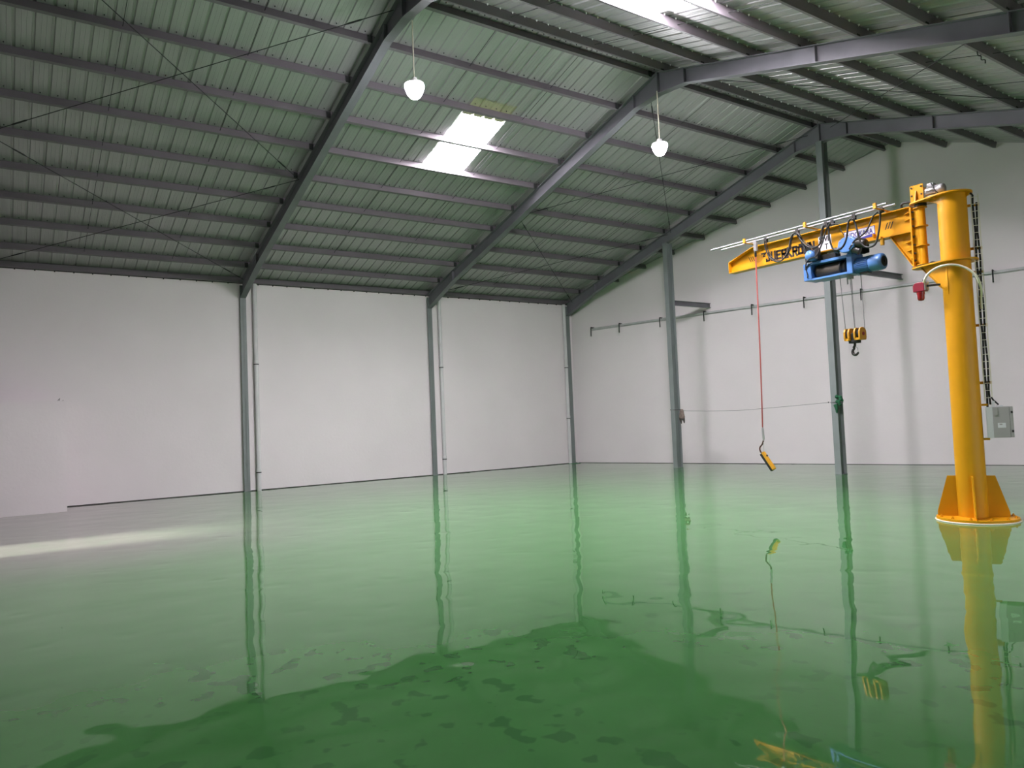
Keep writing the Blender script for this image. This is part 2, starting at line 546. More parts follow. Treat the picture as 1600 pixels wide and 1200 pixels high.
# ---------------------------------------------------------------- portal frames
def side_prism(m, pts, y, t):          # polygon in the XZ plane, thickness t about y
    m.prism([(x, y - t / 2, z) for x, z in pts], (0, t, 0))
def strip(m, pts, y, w, t):            # flange: a strip of width w along an XZ path, thickness t below the path
    for (x0, z0), (x1, z1) in zip(pts, pts[1:]):
        d = Vector((x1 - x0, 0, z1 - z0)).normalized(); n = Vector((-d.z, 0, d.x))
        if n.z < 0: n = -n
        if abs(n.z) < 1e-6: n = Vector((1, 0, 0))
        a, b = Vector((x0, y, z0)), Vector((x1, y, z1))
        q = [a + Vector((0, -w / 2, 0)), b + Vector((0, -w / 2, 0)), b + Vector((0, w / 2, 0)), a + Vector((0, w / 2, 0))]
        m.prism(q, n * t)
def frame(y, label, extra=()):
    f = thing('portal_frame', (0, y, 0), label, 'steel frame', 'portal frames of the hall')
    for side in (0, 1):
        X = (lambda x: x) if side == 0 else (lambda x: WIDTH - x)
        bot = [(0.30, 5.50), (1.98, rb(1.98)), (10.27, rb(10.27)), (RIDGE, 8.548)]
        top = [(0.30, pb(.30) - .012), (RIDGE, pb(RIDGE) - .012)]
        m = MB()
        side_prism(m, [(X(a), b) for a, b in bot + top[::-1]], y, 0.012)
        strip(m, [(X(a), b) for a, b in bot], y, 0.165, 0.014)
        strip(m, [(X(a), b) for a, b in top], y, 0.165, 0.012)
        r = m.build('rafter', M['steel'], f)
        for sx in (10.27, 1.98) + (extra if side == 1 else ()):
            MB().box(X(sx) - .006, X(sx) + .006, y - .08, y + .08, rb(sx) + .01, pb(sx) - .015).build('stiffener', M['steel'], f)
        m = MB()
        a, b = sorted((X(0.05), X(0.30)))
        ia, ib = sorted((X(0.285), X(0.30)))
        oa, ob = sorted((X(0.05), X(0.065)))
        m.box(a, b, y - .006, y + .006, 0.012, 5.86)
        m.box(ia, ib, y - .0825, y + .0825, 0.012, 5.86)
        m.box(oa, ob, y - .0825, y + .0825, 0.012, 5.86)
        m.build('column', M['steel_post'], f)
        a, b = sorted((X(0.02), X(0.33)))
        MB().box(a, b, y - .11, y + .11, 0.0, 0.014).build('base_plate', M['steel_post'], f)
    for k in range(10):
        for sg in (-1, 1):
            x = RIDGE + sg * (.178 + 1.074 * k)
            MB().box(x + .034, x + .040, y - .165, y - .075, pb(x) - .004, pb(x) + .125).build('purlin_cleat', M['rod'], f)
    m = MB().box(RIDGE - .012, RIDGE + .012, y - .0825, y + .0825, 8.545, pb(RIDGE) - .01)
    m.build('end_plate', M['steel'], f)
    return f
frame(FR[0], 'grey steel portal frame against the front wall with the door')
frame(FR[1], 'grey steel portal frame nearest the skylights, left of the left hanging lamp')
frame(FR[2], 'grey steel portal frame in the middle, the right hanging lamp at its ridge', (7.32, 4.37))
frame(FR[3], 'grey steel portal frame nearest the far gable wall, on the two free posts', (8.21,))

# ---------------------------------------------------------------- purlins
ordn = ['topmost', 'second', 'third', 'fourth', 'fifth', 'sixth', 'seventh', 'eighth', 'ninth', 'tenth', 'eleventh']
def purlin(x, label, group):
    left = x < RIDGE
    d = Vector((1, 0, SL if left else -SL)).normalized()       # along the slope, towards +x
    n = Vector((-d.z, 0, d.x))                                  # up
    y0, y1 = YF + .02, gy(x) - 0.04
    h, w, t = 0.150, 0.065, 0.007
    base = Vector((x, y0, pb(x)))
    L = Vector((0, y1 - y0, 0))
    m = MB()
    def bar(u0, u1, v0, v1):
        q = [base + d * a + n * b for a, b in ((u0, v0), (u1, v0), (u1, v1), (u0, v1))]
        m.prism(q, L)
    bar(w / 2 - t, w / 2, 0, h)
    bar(-w / 2, w / 2 - t, 0, t); bar(-w / 2, w / 2 - t, h - t, h)
    bar(-w / 2, -w / 2 + t, t, 0.022); bar(-w / 2, -w / 2 + t, h - 0.022, h - t)
    o = m.build('roof_purlin', M['purlin'], org=(x, (y0 + y1) / 2, pb(x)))
    return tag(o, label, 'purlin', group)
for k in range(11):
    x = RIDGE - .178 - 1.074 * k if k < 10 else 0.27
    s = 'bottom grey purlin of the left slope, along the top of the left wall' if k == 10 else \
        ('grey purlin along the ridge on its left side' if k == 0 else '%s grey purlin down the left roof slope from the ridge' % ordn[k])
    purlin(x, s, 'purlins under the left roof slope')
    s = 'bottom grey purlin of the right slope, above the right wall' if k == 10 else \
        ('grey purlin along the ridge on its right side' if k == 0 else '%s grey purlin down the right roof slope from the ridge' % ordn[k])
    purlin(WIDTH - x, s, 'purlins under the right roof slope')
# sag rods between the purlins
for y, sides in ((2.0, 'LR'), (4.0, 'LR'), (8.0, 'LR'), (9.95, 'LR'), (-2.0, 'LR'), (-4.0, 'LR')):
    for s in sides:
        xa, xb = (1.17, 10.8) if s == 'L' else (11.2, 20.8)
        MB().tube([(xa, y, pb(xa) + .07), (xb, y, pb(xb) + .07)], 0.005, 6).build('sag_rod', M['rod'], ceil)

# wind brace rods under the roof
def zrod(x): return B0 + 0.20 + hx(x)
def brace(a, b, label):
    pa, pb_ = Vector((*a, zrod(a[0]))), Vector((*b, zrod(b[0])))
    t = thing('brace_rod', (pa + pb_) / 2, label, 'brace rod', 'crossed wind brace rods')
    MB().tube([pa, pb_], 0.0075, 6).build('rod', M['rod'], t)
    for p, q in ((pa, pb_), (pb_, pa)):
        d = (q - p).normalized()
        MB().tube([p + d * .55, p + d * .60, p + d * .82, p + d * .87], [0.008, 0.016, 0.016, 0.008], 6).build('turnbuckle', M['rod'], t)
e = 0.09
YA, YB, YC, YD = FR
brace((10.72, YB - e), (5.62, YA + e), 'brace rod left of the left lamp, sloping down to the left picture edge')
brace((10.72, YA + e), (5.62, YB - e), 'brace rod at the upper left, dropping from the top picture edge to mid rafter')
brace((5.62, YA + e), (0.72, YB - e), 'brace rod at the left, dropping to the top of the first wall column')
brace((5.62, YB - e), (0.72, YA + e), 'brace rod at the left, dropping from mid rafter to the left picture edge')
brace((5.45, YC + e), (0.72, YD - e), 'brace rod between the middle and far frames, dropping to the far eave corner')
brace((0.72, YC + e), (5.62, YD - e), 'brace rod between the middle and far frames, rising from the middle wall column')
brace((5.45, YC + e), (10.7, YD - e), 'brace rod between the middle and far frames, rising to the far ridge')
brace((10.62, YC + e), (5.75, YD - e), 'brace rod passing just behind the right hanging lamp')
brace((17.4, YC + e), (11.35, YD - e), 'brace rod on the right slope rising leftward to the top of the ridge post')
brace((11.35, YC + e), (17.3, YD - e), 'brace rod on the right slope dropping rightward from the middle ridge')
# hook hanging from a purlin on the right slope
hkx = RIDGE + .178 + 1.074 * 5
m = MB().tube(spline([(hkx, 7.55, pb(hkx) + .02), (hkx + .01, 7.55, pb(hkx) - .07), (hkx + .05, 7.56, pb(hkx) - .10), (hkx + .05, 7.56, pb(hkx) - .16), (hkx + .10, 7.57, pb(hkx) - .18), (hkx + .10, 7.57, pb(hkx) - .24)], 3), 0.009, 6)
tag(m.build('wire_hook', M['rod'], org=(hkx, 7.55, pb(hkx))), 'bent black wire hook hanging under a right slope purlin', 'hook')

# ---------------------------------------------------------------- free posts in front of the gable wall
def post(x, ztop, bz, label):
    y = FR[3]
    p = thing('gable_post', (x, y, 0), label, 'post', 'free steel posts under the far frame')
    m = MB()
    w, d = 0.17, 0.25
    m.box(x - w / 2, x + w / 2, y - d / 2, y - d / 2 + .014, 0.014, ztop)
    m.box(x - w / 2, x + w / 2, y + d / 2 - .014, y + d / 2, 0.014, ztop)
    m.box(x - .005, x + .005, y - d / 2 + .014, y + d / 2 - .014, 0.014, ztop)
    m.build('shaft', M['steel_post'], p)
    MB().box(x - .09, x + .09, y - .13, y + .13, 0, 0.014).build('base_plate', M['steel_post'], p)
    m = MB()
    ya, yb = y + d / 2, gy(x) - 0.005
    m.box(x - .004, x + .004, ya, yb, bz + .01, bz + .14)
    m.box(x - .05, x + .05, ya, yb, bz, bz + .012)
    m.box(x - .05, x + .05, ya, yb, bz + .138, bz + .15)
    m.build('wall_tie', M['steel'], p)
post(5.49, rb(5.49) - .002, 5.14, 'grey steel post left of the crane arm tip, under the far rafter')
post(11.01, 8.545, 5.22, 'tall grey steel post under the far ridge, behind the blue hoist')

# ---------------------------------------------------------------- downpipes on the left wall
def downpipe(y, joints, label):
    x, r = WX + 0.078, 0.062
    p = thing('downpipe', (x, y, 0), label, 'pipe', 'downpipes on the left wall')
    MB().lathe([(r, 0.0), (r, 5.93)], (x, y, 0), 16).build('pipe', M['pipe'], p)
    for z in joints:
        MB().lathe([(r + .004, -.09), (r + .008, -.085), (r + .008, 0.0), (r + .001, 0.006)], (x, y, z), 16).build('socket', M['pipe'], p)
        MB().lathe([(r + .010, -.012), (r + .010, .012)], (x, y, z - .10), 16).build('clamp', M['dark'], p)
downpipe(0.33, (3.70, 0.61), 'white downpipe beside the left wall column, the nearest one')
downpipe(6.37, (3.64, 0.60), 'white downpipe beside the middle wall column')
downpipe(11.67, (3.66, 1.77), 'white downpipe in the far left corner')

# ---------------------------------------------------------------- rail along the gable wall
def wall_rail():
    g = Vector((1, GM, 0)).normalized(); nrm = Vector((GM, -1, 0)).normalized()
    def P(x, off, z): return Vector((x, gy(x), z)) + nrm * off
    def zz(x): return 4.905 + 0.0115 * x
    t = thing('wall_rail', P(1, 0.03, zz(1)), 'long galvanised rail with dangling hooks across the far gable wall', 'rail')
    m = MB()
    xa, xb = 1.02, 22.3
    for (o0, o1, z0, z1) in ((0.0, 0.075, 0.045, 0.052), (0.0, 0.006, -.04, 0.05), (0.069, 0.075, -.012, 0.05)):
        q = [P(xa, o0, zz(xa) + z0), P(xa, o1, zz(xa) + z0), P(xb, o1, zz(xb) + z0), P(xb, o0, zz(xb) + z0)]
        q2 = [P(xa, o0, zz(xa) + z1), P(xa, o1, zz(xa) + z1), P(xb, o1, zz(xb) + z1), P(xb, o0, zz(xb) + z1)]
        m.hexa(q, q2)
    m.build('angle_bar', M['galv'], t)
    x = 1.10
    for k in range(14):
        z = zz(x)
        m = MB()
        m.tube([P(x, 0.0, z + .06), P(x, 0.20, z + .06), P(x + .0, 0.205, z + .05), P(x, 0.205, z - .27)], 0.019, 6)
        m.build('hook', M['rod'], t)
        x += 1.15 if k == 0 else 1.552
wall_rail()

# ---------------------------------------------------------------- pendant lamps
def lamp(y, ztop, power, label):
    x = RIDGE
    zt = 7.46
    t = thing('pendant_lamp', (x, y, zt - .3), label, 'lamp', 'lit lamps hanging from the ridge')
    m = MB().tube(spline([(x, y, ztop), (x + .012, y - .008, (ztop + zt) / 2 + .25), (x, y, zt + .05)], 4), 0.011, 6)
    m.build('cord', M['cream'], t)
    m = MB().lathe([(0.02, .10), (0.05, .09), (0.06, 0.02), (0.162, 0.0), (0.167, -.02), (0.162, -.025)], (x, y, zt), 24)
    m.build('cap', M['lampcap'], t)
    m = MB().lathe([(0.160, -.026), (0.168, -.05), (0.162, -.09), (0.138, -.155), (0.112, -.205), (0.08, -.245), (0.04, -.262), (0.0005, -.265)], (x, y, zt), 24)
    m.build('bulb', M['bulb'], t)
    ld = bpy.data.lights.new('lamp_light', 'SPOT')
    ld.energy = power; ld.color = (1.0, 0.92, 1.0)
    ld.spot_size = math.pi; ld.spot_blend = 0.22; ld.shadow_soft_size = 0.12
    lo = bpy.data.objects.new('lamp_light', ld); C.objects.link(lo)
    lo.parent = t; lo.location = Vector((x, y, zt - .33)) - ORG[t.name]
lamp(FR[1] + .11, 8.55, LAMP_DOWN[0], 'lit white lamp hanging left of the left roof light, on a thin cord')
lamp(FR[2] - .09, 8.60, LAMP_DOWN[1], 'lit white lamp hanging at the ridge of the middle frame, the farther one')

# ================================================================ JIB CRANE
CX, CY = 16.72, 5.98
CC = Vector((CX, CY, 0))
VD = Vector((CX - 21.987, CY + 5.65, 0)).normalized()     # from the yard side into the hall
PR = Vector((-VD.y, VD.x, 0)) * -1                         # sideways
AY = 5.99
jib = thing('jib_crane', (CX, CY, 0), 'yellow pillar jib crane with its arm reaching left, bolted to the green floor', 'crane')
YEL = M['yellow']
BC = CC + PR * 0.045
MB().lathe([(0.540, 0.0), (0.540, 0.012), (0.53, 0.016)], BC, 48).build('grout_ring', M['cream'], jib, bevel=0)
MB().lathe([(0.52, 0.016), (0.52, 0.05)], BC, 48).build('base_plate', YEL, jib, bevel=.003)
MB().lathe([(0.192, 0.05), (0.192, 4.775)], CC, 48).build('mast', YEL, jib)
for k in range(4):
    d = Matrix.Rotation(math.radians(90 * k + 4), 3, 'Z') @ (-VD)
    t = Vector((-d.y, d.x, 0)) * 0.009
    pts = [CC + d * 0.185 + Vector((0, 0, .05)), CC + d * 0.45 + Vector((0, 0, .05)), CC + d * 0.45 + Vector((0, 0, .12)), CC + d * 0.30 + Vector((0, 0, .64)), CC + d * 0.185 + Vector((0, 0, .64))]
    MB().prism([p - t for p in pts], t * 2).build('gusset', YEL, jib)
for k in range(12):
    a = math.radians(30 * k + 15)
    p = BC + Vector((math.cos(a), math.sin(a), 0)) * 0.475
    if min(abs(((30 * k + 15 - b + 180) % 360) - 180) for b in range(-66, 294, 90)) < 8: continue
    MB().lathe([(0.022, 0.05), (0.022, 0.068), (0.012, 0.068), (0.012, 0.085)], p, 6, smooth=False).build('anchor_bolt', YEL, jib)

# yoke plates (teardrop seen from above)
def teardrop(cx, cy, R, px, py, r, n=10):
    d = Vector((px - cx, py - cy, 0)); L = d.length; d.normalize()
    a0 = math.atan2(d.y, d.x); th = math.acos((R - r) / L)
    pts = []
    for i in range(2 * n + 1):
        a = a0 + th + (2 * math.pi - 2 * th) * i / (2 * n)
        pts.append((cx + R * math.cos(a), cy + R * math.sin(a)))
    for i in range(n + 1):
        a = a0 - th + 2 * th * i / n
        pts.append((px + r * math.cos(a), py + r * math.sin(a)))
    return pts
PX, PY = 16.265, 5.985          # pivot axis
for z, nm, R, r in ((4.775, 'top_yoke', 0.27, 0.15), (3.775, 'bottom_yoke', 0.29, 0.17)):
    q = teardrop(CX, CY, R, PX, PY, r)
    MB().hexa([(a, b, z) for a, b in q], [(a, b, z + .022) for a, b in q]).build(nm, YEL, jib)
# skirt plates under the top yoke and webs under the bottom yoke
for s in (-1, 1):
    m = MB()
    a = Vector((PX + .02, PY + s * .10, 0)); b = Vector((CX - .04, CY + s * .185, 0))
    n = Vector((0, .005 * s, 0))
    m.prism([a + Vector((.10, 0, 4.775)), b + Vector((0, 0, 4.775)), b + Vector((0, 0, 4.62)), a + Vector((.2, 0, 4.72))], n)
    m.build('yoke_web', YEL, jib)
    m = MB()
    m.prism([a + Vector((0, 0, 3.775)), b + Vector((0, 0, 3.775)), b + Vector((0, 0, 3.30)), a + Vector((.22, 0, 3.45))], n * 2)
    m.build('yoke_web', YEL, jib)
m = MB().prism([(PX + .0, PY - .10, 3.775), (PX + .0, PY + .10, 3.775), (CX - .16, PY + .10, 3.42), (CX - .16, PY - .10, 3.42)], (-.012, 0, -.008))
m.build('yoke_web', YEL, jib)
# small stiffener fins under the top plate, round the mast
for ang in (-20, 200):
    d = Matrix.Rotation(math.radians(ang), 3, 'Z') @ PR
    t = Vector((-d.y, d.x, 0)) * .005
    pts = [CC + d * .185 + Vector((0, 0, 4.775)), CC + d * .262 + Vector((0, 0, 4.775)), CC + d * .185 + Vector((0, 0, 4.69))]
    MB().prism([p - t for p in pts], t * 2).build('fin', YEL, jib)

# slewing post: end plate with bolts, pivot tube with rings
EX = 16.150
m = MB().box(EX - .012, EX + .012, AY - .105, AY + .105, 3.825, 4.735)
ep = m.build('end_plate', YEL, jib)
for z in (4.66, 4.55, 4.44, 4.28, 4.15, 4.02, 3.91):
    for s in (-1, 1):
        MB().lathe([(0.016, 0.0), (0.016, 0.014), (0.009, 0.014), (0.009, 0.03)], (EX + .012, AY + s * .078, z), 6, axis=(1, 0, 0), smooth=False).build('bolt', M['blacksteel'], ep)
MB().lathe([(0.058, 3.80), (0.058, 4.775)], (PX, PY, 0), 20).build('pivot_tube', YEL, jib)
m = MB().box(EX + .012, PX - .03, AY - .05, AY + .05, 3.86, 4.70)
m.build('pivot_web', YEL, jib)
for z in (4.705, 4.42, 4.12, 3.83):
    q = teardrop(PX, PY, 0.088, EX + .06, PY, 0.070, 6)
    MB().hexa([(a, b, z) for a, b in q], [(a, b, z + .014) for a, b in q]).build('pivot_ring', YEL, jib)
MB().lathe([(0.085, 4.735), (0.085, 4.773)], (PX, PY, 0), 20).build('bearing', M['blacksteel'], jib)
MB().lathe([(0.11, 3.797), (0.11, 3.822)], (PX, PY, 0), 20).build('bearing', M['blacksteel'], jib)
MB().tube(spline([(PX + .08, PY - .03, 3.82), (PX + .15, PY - .08, 3.835), (PX + .24, PY - .10, 3.81), (PX + .30, PY - .10, 3.80)], 4), 0.014, 8).build('grease_hose', M['black'], jib)

# the arm: an I beam with a tapered, closed tip
arm = thing('arm', (14.4, AY, 4.5)); arm.parent = jib; arm.location = Vector((14.4, AY, 4.5)) - Vector((CX, CY, 0)); ORG[arm.name] = Vector((14.4, AY, 4.5))
ZB, ZT, TX = 4.360, 4.757, 12.655
m = MB()
side_prism(m, [(TX, ZB), (EX - .012, ZB), (EX - .012, ZT), (13.20, ZT), (TX, 4.575)], AY, 0.012)
strip(m, [(TX, ZB), (EX - .012, ZB)], AY, 0.18, 0.012)
strip(m, [(TX, 4.563), (13.20, ZT - .012), (EX - .012, ZT - .012)], AY, 0.18, 0.012)
m.build('beam', YEL, arm)
MB().box(TX - .010, TX, AY - .09, AY + .09, ZB, 4.576).build('tip_plate', YEL, arm)
# root gussets and the knee bracket below the arm
for z, l in ((4.665, .14), (4.565, .13)):
    for s in (-1, 1):
        MB().prism([(EX - .012, AY + s * .006, z), (EX - .012 - l, AY + s * .006, z), (EX - .012, AY + s * .10, z)], (0, 0, .009)).build('root_gusset', YEL, arm)
m = MB()
side_prism(m, [(15.80, ZB), (EX - .012, ZB), (EX - .012, 3.83)], AY, 0.012)
m.build('knee_web', YEL, arm)
m = MB()
strip(m, [(15.785, ZB), (EX - .03, 3.822)], AY, 0.12, 0.010)
m.build('knee_flange', YEL, arm)
for z, l in ((4.21, .13), (4.08, .12), (3.95, .065)):
    for s in (-1, 1):
        MB().prism([(EX - .012, AY + s * .006, z), (EX - .012 - l, AY + s * .006, z), (EX - .012, AY + s * .10, z)], (0, 0, .009)).build('knee_gusset', YEL, arm)
# buffer stop near the root
MB().box(15.52, 15.54, AY - .085, AY - .006, ZB + .012, ZB + .11).build('stop_plate', YEL, arm)
MB().box(15.54, 15.66, AY - .085, AY - .006, ZB + .012, ZB + .035).build('stop_plate', YEL, arm)
m = MB().lathe([(0.03, 0.0), (0.035, -.06), (0.03, -.10)], (15.66, AY - .05, ZB), 12)
m.build('buffer', M['yellow_dk'], arm)
# lettering on the near side of the web
fy = AY - 0.0095
def slashes(x, z, dx, h, n, gap, m_):
    m = MB()
    for k in range(n):
        a = x + k * gap
        m.prism([(a, fy, z), (a + .015, fy, z), (a + .015 + dx, fy, z + h), (a + dx, fy, z + h)], (0, .002, 0))
    m.build('stripe_mark', m_, arm)
slashes(13.10, 4.50, -.045, .10, 3, .042, M['inkblack'])
slashes(15.69, 4.505, .045, .105, 3, .043, M['inkblack'])
m = MB()
N = 28
for k in range(N):
    a0, a1 = 2 * math.pi * k / N, 2 * math.pi * (k + 1) / N
    c0 = (13.285, 4.535)
    q = [(c0[0] + r * math.cos(a), fy, c0[1] + r * math.sin(a)) for r, a in ((.062, a0), (.072, a0), (.072, a1), (.062, a1))]
    m.prism(q, (0, .002, 0))
m.build('ring_mark', M['inkochre'], arm)
m = MB()
m.prism([(13.33, fy, 4.615), (13.455, fy, 4.615), (13.435, fy, 4.575), (13.34, fy, 4.595)], (0, .002, 0))
m.prism([(13.42, fy, 4.60), (13.455, fy, 4.61), (13.385, fy, 4.53), (13.37, fy, 4.545)], (0, .002, 0))
m.prism([(13.37, fy, 4.545), (13.44, fy, 4.56), (13.425, fy, 4.535)], (0, .002, 0))
m.build('wing_mark', M['inkblack'], arm)
GLYPH = {'J': [[(.75, 1), (.75, .12), (.15, .12), (.15, .3)]], 'U': [[(.12, 1), (.12, .1), (.88, .1), (.88, 1)]],
         'E': [[(.9, .92), (.12, .92), (.12, .1), (.9, .1)], [(.12, .52), (.75, .52)]],
         'R': [[(.12, 0), (.12, .92), (.85, .92), (.85, .48), (.12, .48)], [(.45, .48), (.9, 0)]],
         'K': [[(.12, 0), (.12, 1)], [(.88, 1), (.2, .5), (.9, 0)]],
         'O': [[(.12, .8), (.12, .1), (.88, .1), (.88, .8), (.05, .8)], [(.28, 1.02), (.40, 1.02)], [(.60, 1.02), (.72, 1.02)]],
         'N': [[(.12, 0), (.12, 1)], [(.12, .95), (.88, .05)], [(.88, 0), (.88, 1)]]}
def stroke_text(word, x, z, w, h, gap, t, m_, parent):
    m = MB()
    for ch in word:
        for pl_ in GLYPH[ch]:
            for p, q in zip(pl_, pl_[1:]):
                a = Vector((x + p[0] * w, fy, z + p[1] * h)); b = Vector((x + q[0] * w, fy, z + q[1] * h))
                d = (b - a).normalized(); n = Vector((-d.z, 0, d.x)) * t / 2
                a -= d * t * .4; b += d * t * .4
                m.prism([a - n, b - n, b + n, a + n], (0, .002, 0))
        x += w + gap
    o = m.build('lettering', m_, parent); o['kind'] = 'stuff'
    return o
stroke_text('JUERKRONN', 13.44, 4.43,   .095, .165, .018, .037, M['inkblack'], arm)
MB().box(14.52, 14.762, fy - .0005, fy + .002, 4.40, 4.655).build('load_plate', M['white'], arm)
text('lettering', 'SWL', M['inkblack'], arm, (14.535, fy - .002, 4.545), .1, width=.21, height=.095, bold=.002)
text('lettering', 'T', M['inkblack'], arm, (14.635, fy - .002, 4.415), .1, width=.065, height=.095, bold=.002)
MB().box(14.995, 15.53, fy - .0005, fy + .002, 4.445, 4.62).build('maker_plate', M['inkblue'], arm)
MB().prism([(15.005, fy - .0015, 4.455), (15.30, fy - .0015, 4.475), (15.52, fy - .0015, 4.50), (15.52, fy - .0015, 4.61), (15.005, fy - .0015, 4.61)], (0, .001, 0)).build('maker_plate_field', M['white'], arm)
text('lettering', 'INDOKARA', M['inkblue'], arm, (15.025, fy - .003, 4.50), .1, width=.47, height=.085, bold=.001)

# slewing gear motor on the top yoke
m = MB().box(16.165, 16.36, AY - .095, AY - .078, 4.797, 5.055)
mp = m.build('motor_plate', YEL, jib)
for x, z in ((16.19, 5.02), (16.335, 5.02), (16.19, 4.90), (16.335, 4.90)):
    MB().lathe([(0.013, 0), (0.013, .012)], (x, AY - .095, z), 6, axis=(0, -1, 0), smooth=False).build('bolt', M['blacksteel'], mp)
MB().prism([(16.255, AY - .095, 4.80), (16.255, AY - .16, 4.80), (16.255, AY - .115, 4.96), (16.255, AY - .095, 4.96)], (.012, 0, 0)).build('rib', YEL, mp)
MB().box(16.165, 16.36, AY - .078, AY + .085, 4.985, 5.0).build('shelf', YEL, mp)
mo = thing('slewing_motor', (16.5, AY - .02, 4.92)); mo.parent = jib; mo.location = Vector((16.5, AY - .02, 4.92)) - Vector((CX, CY, 0)); ORG[mo.name] = Vector((16.5, AY - .02, 4.92))
mc = (16.36, AY - .02, 4.918)
MB().lathe([(0.05, 0), (0.068, .015), (0.072, .03), (0.072, .165), (0.066, .17), (0.075, .175), (0.075, .255), (0.066, .275), (0.0, .278)], mc, 20, axis=(1, 0, 0)).build('housing', M['alu'], mo)
for k in range(10):
    a = math.radians(36 * k)
    d = Vector((0, math.cos(a), math.sin(a))); w = Vector((0, -d.z, d.y)) * .003
    MB().obox(Vector(mc) + Vector((.10, 0, 0)) + d * .076, (.062, 0, 0), d * .006, w).build('cooling_fin', M['alu'], mo)
MB().box(16.40, 16.50, AY - .06, AY + .02, 4.985, 5.035).build('terminal_box', M['alu'], mo, bevel=.006)
MB().box(16.40, 16.58, AY - .07, AY + .03, 4.80, 4.852).build('foot', M['alu'], mo)
MB().tube(spline([(16.47, AY - .065, 5.03), (16.50, AY - .10, 4.98), (16.56, AY - .12, 4.87), (16.63, AY - .10, 4.81)], 4), .007, 6).build('motor_cable', M['black'], mo)
# cable leaving the arm towards the yoke, and over the top plate into the ladder
MB().tube(spline([(15.99, AY - .02, ZT + .01), (15.985, AY - .03, ZT + .06), (16.03, AY - .04, ZT + .085), (16.11, AY - .04, ZT + .075), (16.17, AY - .02, 4.81)], 4), .018, 8).build('arm_cable', M['black'], jib)

# cable ladder up the right-hand side of the mast
LX = CC + PR * 0.285
def lp(o, z, f=0.0): return Vector((LX.x, LX.y, z)) + PR * o + VD * f
lad = thing('cable_ladder', lp(0, 1.7)); lad.parent = jib; lad.location = lp(0, 1.7) - CC; ORG[lad.name] = lp(0, 1.7)
for s in (-1, 1):
    MB().obox(lp(s * .045, (1.72 + 4.74) / 2), PR * .0065, VD * .014, (0, 0, (4.74 - 1.72) / 2)).build('stile', M['cream'], lad)
z = 1.76
while z < 4.72:
    MB().obox(lp(0, z, -.012), PR * .045, VD * .003, (0, 0, .004)).build('rung', M['cream'], lad)
    z += .105
for o, zz0 in ((-.020, 1.60), (.016, 1.66)):
    pts = [lp(o + .006 * math.sin(k * 1.7 + o * 90), 4.62 - (4.62 - zz0) * k / 14, 0.006) for k in range(15)]
    if o < 0:
        pts = spline([CC + PR * .03 + Vector((0, 0, 4.80)) - VD * .02, CC + PR * .10 + Vector((0, 0, 4.84)), CC + PR * .20 + Vector((0, 0, 4.82)), lp(-.02, 4.73)], 4) + pts
    MB().tube(pts, 0.014, 6).build('ladder_cable', M['black'], lad)
for z in (4.59, 3.95, 3.60, 2.82, 1.98):
    c0 = CC + PR * .255 + VD * 0.024 + Vector((0, 0, z))
    MB().obox(c0, PR * .085, VD * .006, (0, 0, .02)).build('ladder_bracket', YEL, jib)
for z in (1.66, 1.165):
    c0 = CC + PR * .22 + Vector((0, 0, z)) + VD * .0
    MB().obox(c0, PR * .05, VD * .012, (0, 0, .016)).build('box_bracket', YEL, jib)

# control box on the mast
bc = CC + PR * .39 + Vector((0, 0, 1.405))
box = thing('control_box', bc, 'grey electric control box on the right side of the yellow mast', 'control box')
def bo(o, z, f=0.0): return bc + PR * o + Vector((0, 0, z)) + VD * f
MB().obox(bo(-.105, 0), PR * .045, VD * .09, (0, 0, .222)).build('back_panel', M['boxlight'], box)
MB().obox(bo(.03, 0), PR * .10, VD * .10, (0, 0, .22)).build('body', M['boxgrey'], box, bevel=.004)
MB().obox(bo(.152, 0), PR * .02, VD * .10, (0, 0, .218)).build('door', M['boxgrey'], box, bevel=.004)
MB().obox(bo(.131, 0), PR * .003, VD * .097, (0, 0, .214)).build('door_gap', M['dark'], box)
for z in (.14, -.13):
    MB().obox(bo(.158, z, -.108), PR * .012, VD * .012, (0, 0, .016)).build('latch', M['black'], box)
MB().obox(bo(.03, -.045, -.101), PR * .048, VD * .002, (0, 0, .034)).build('name_plate', M['boxlight'], box)
MB().obox(bo(.02, -.03, -.104), PR * .018, VD * .001, (0, 0, .010)).build('print', M['boxgrey'], box)
MB().obox(bo(-.035, .155, -.103), PR * .024, VD * .006, (0, 0, .055)).build('socket', M['boxgrey'], box, bevel=.003)
MB().obox(bo(.02, .228, -.01), PR * .04, VD * .05, (0, 0, .012)).build('gland', M['boxlight'], box)
MB().obox(bo(-.055, .262, -.03), PR * .02, VD * .03, (0, 0, .045)).build('plug', M['boxlight'], box, bevel=.004)
MB().tube([bo(-.07, .36, -.01), bo(-.05, .32, -.02), bo(.01, .25, -.01)], .012, 6).build('inlet_cable', M['black'], box)

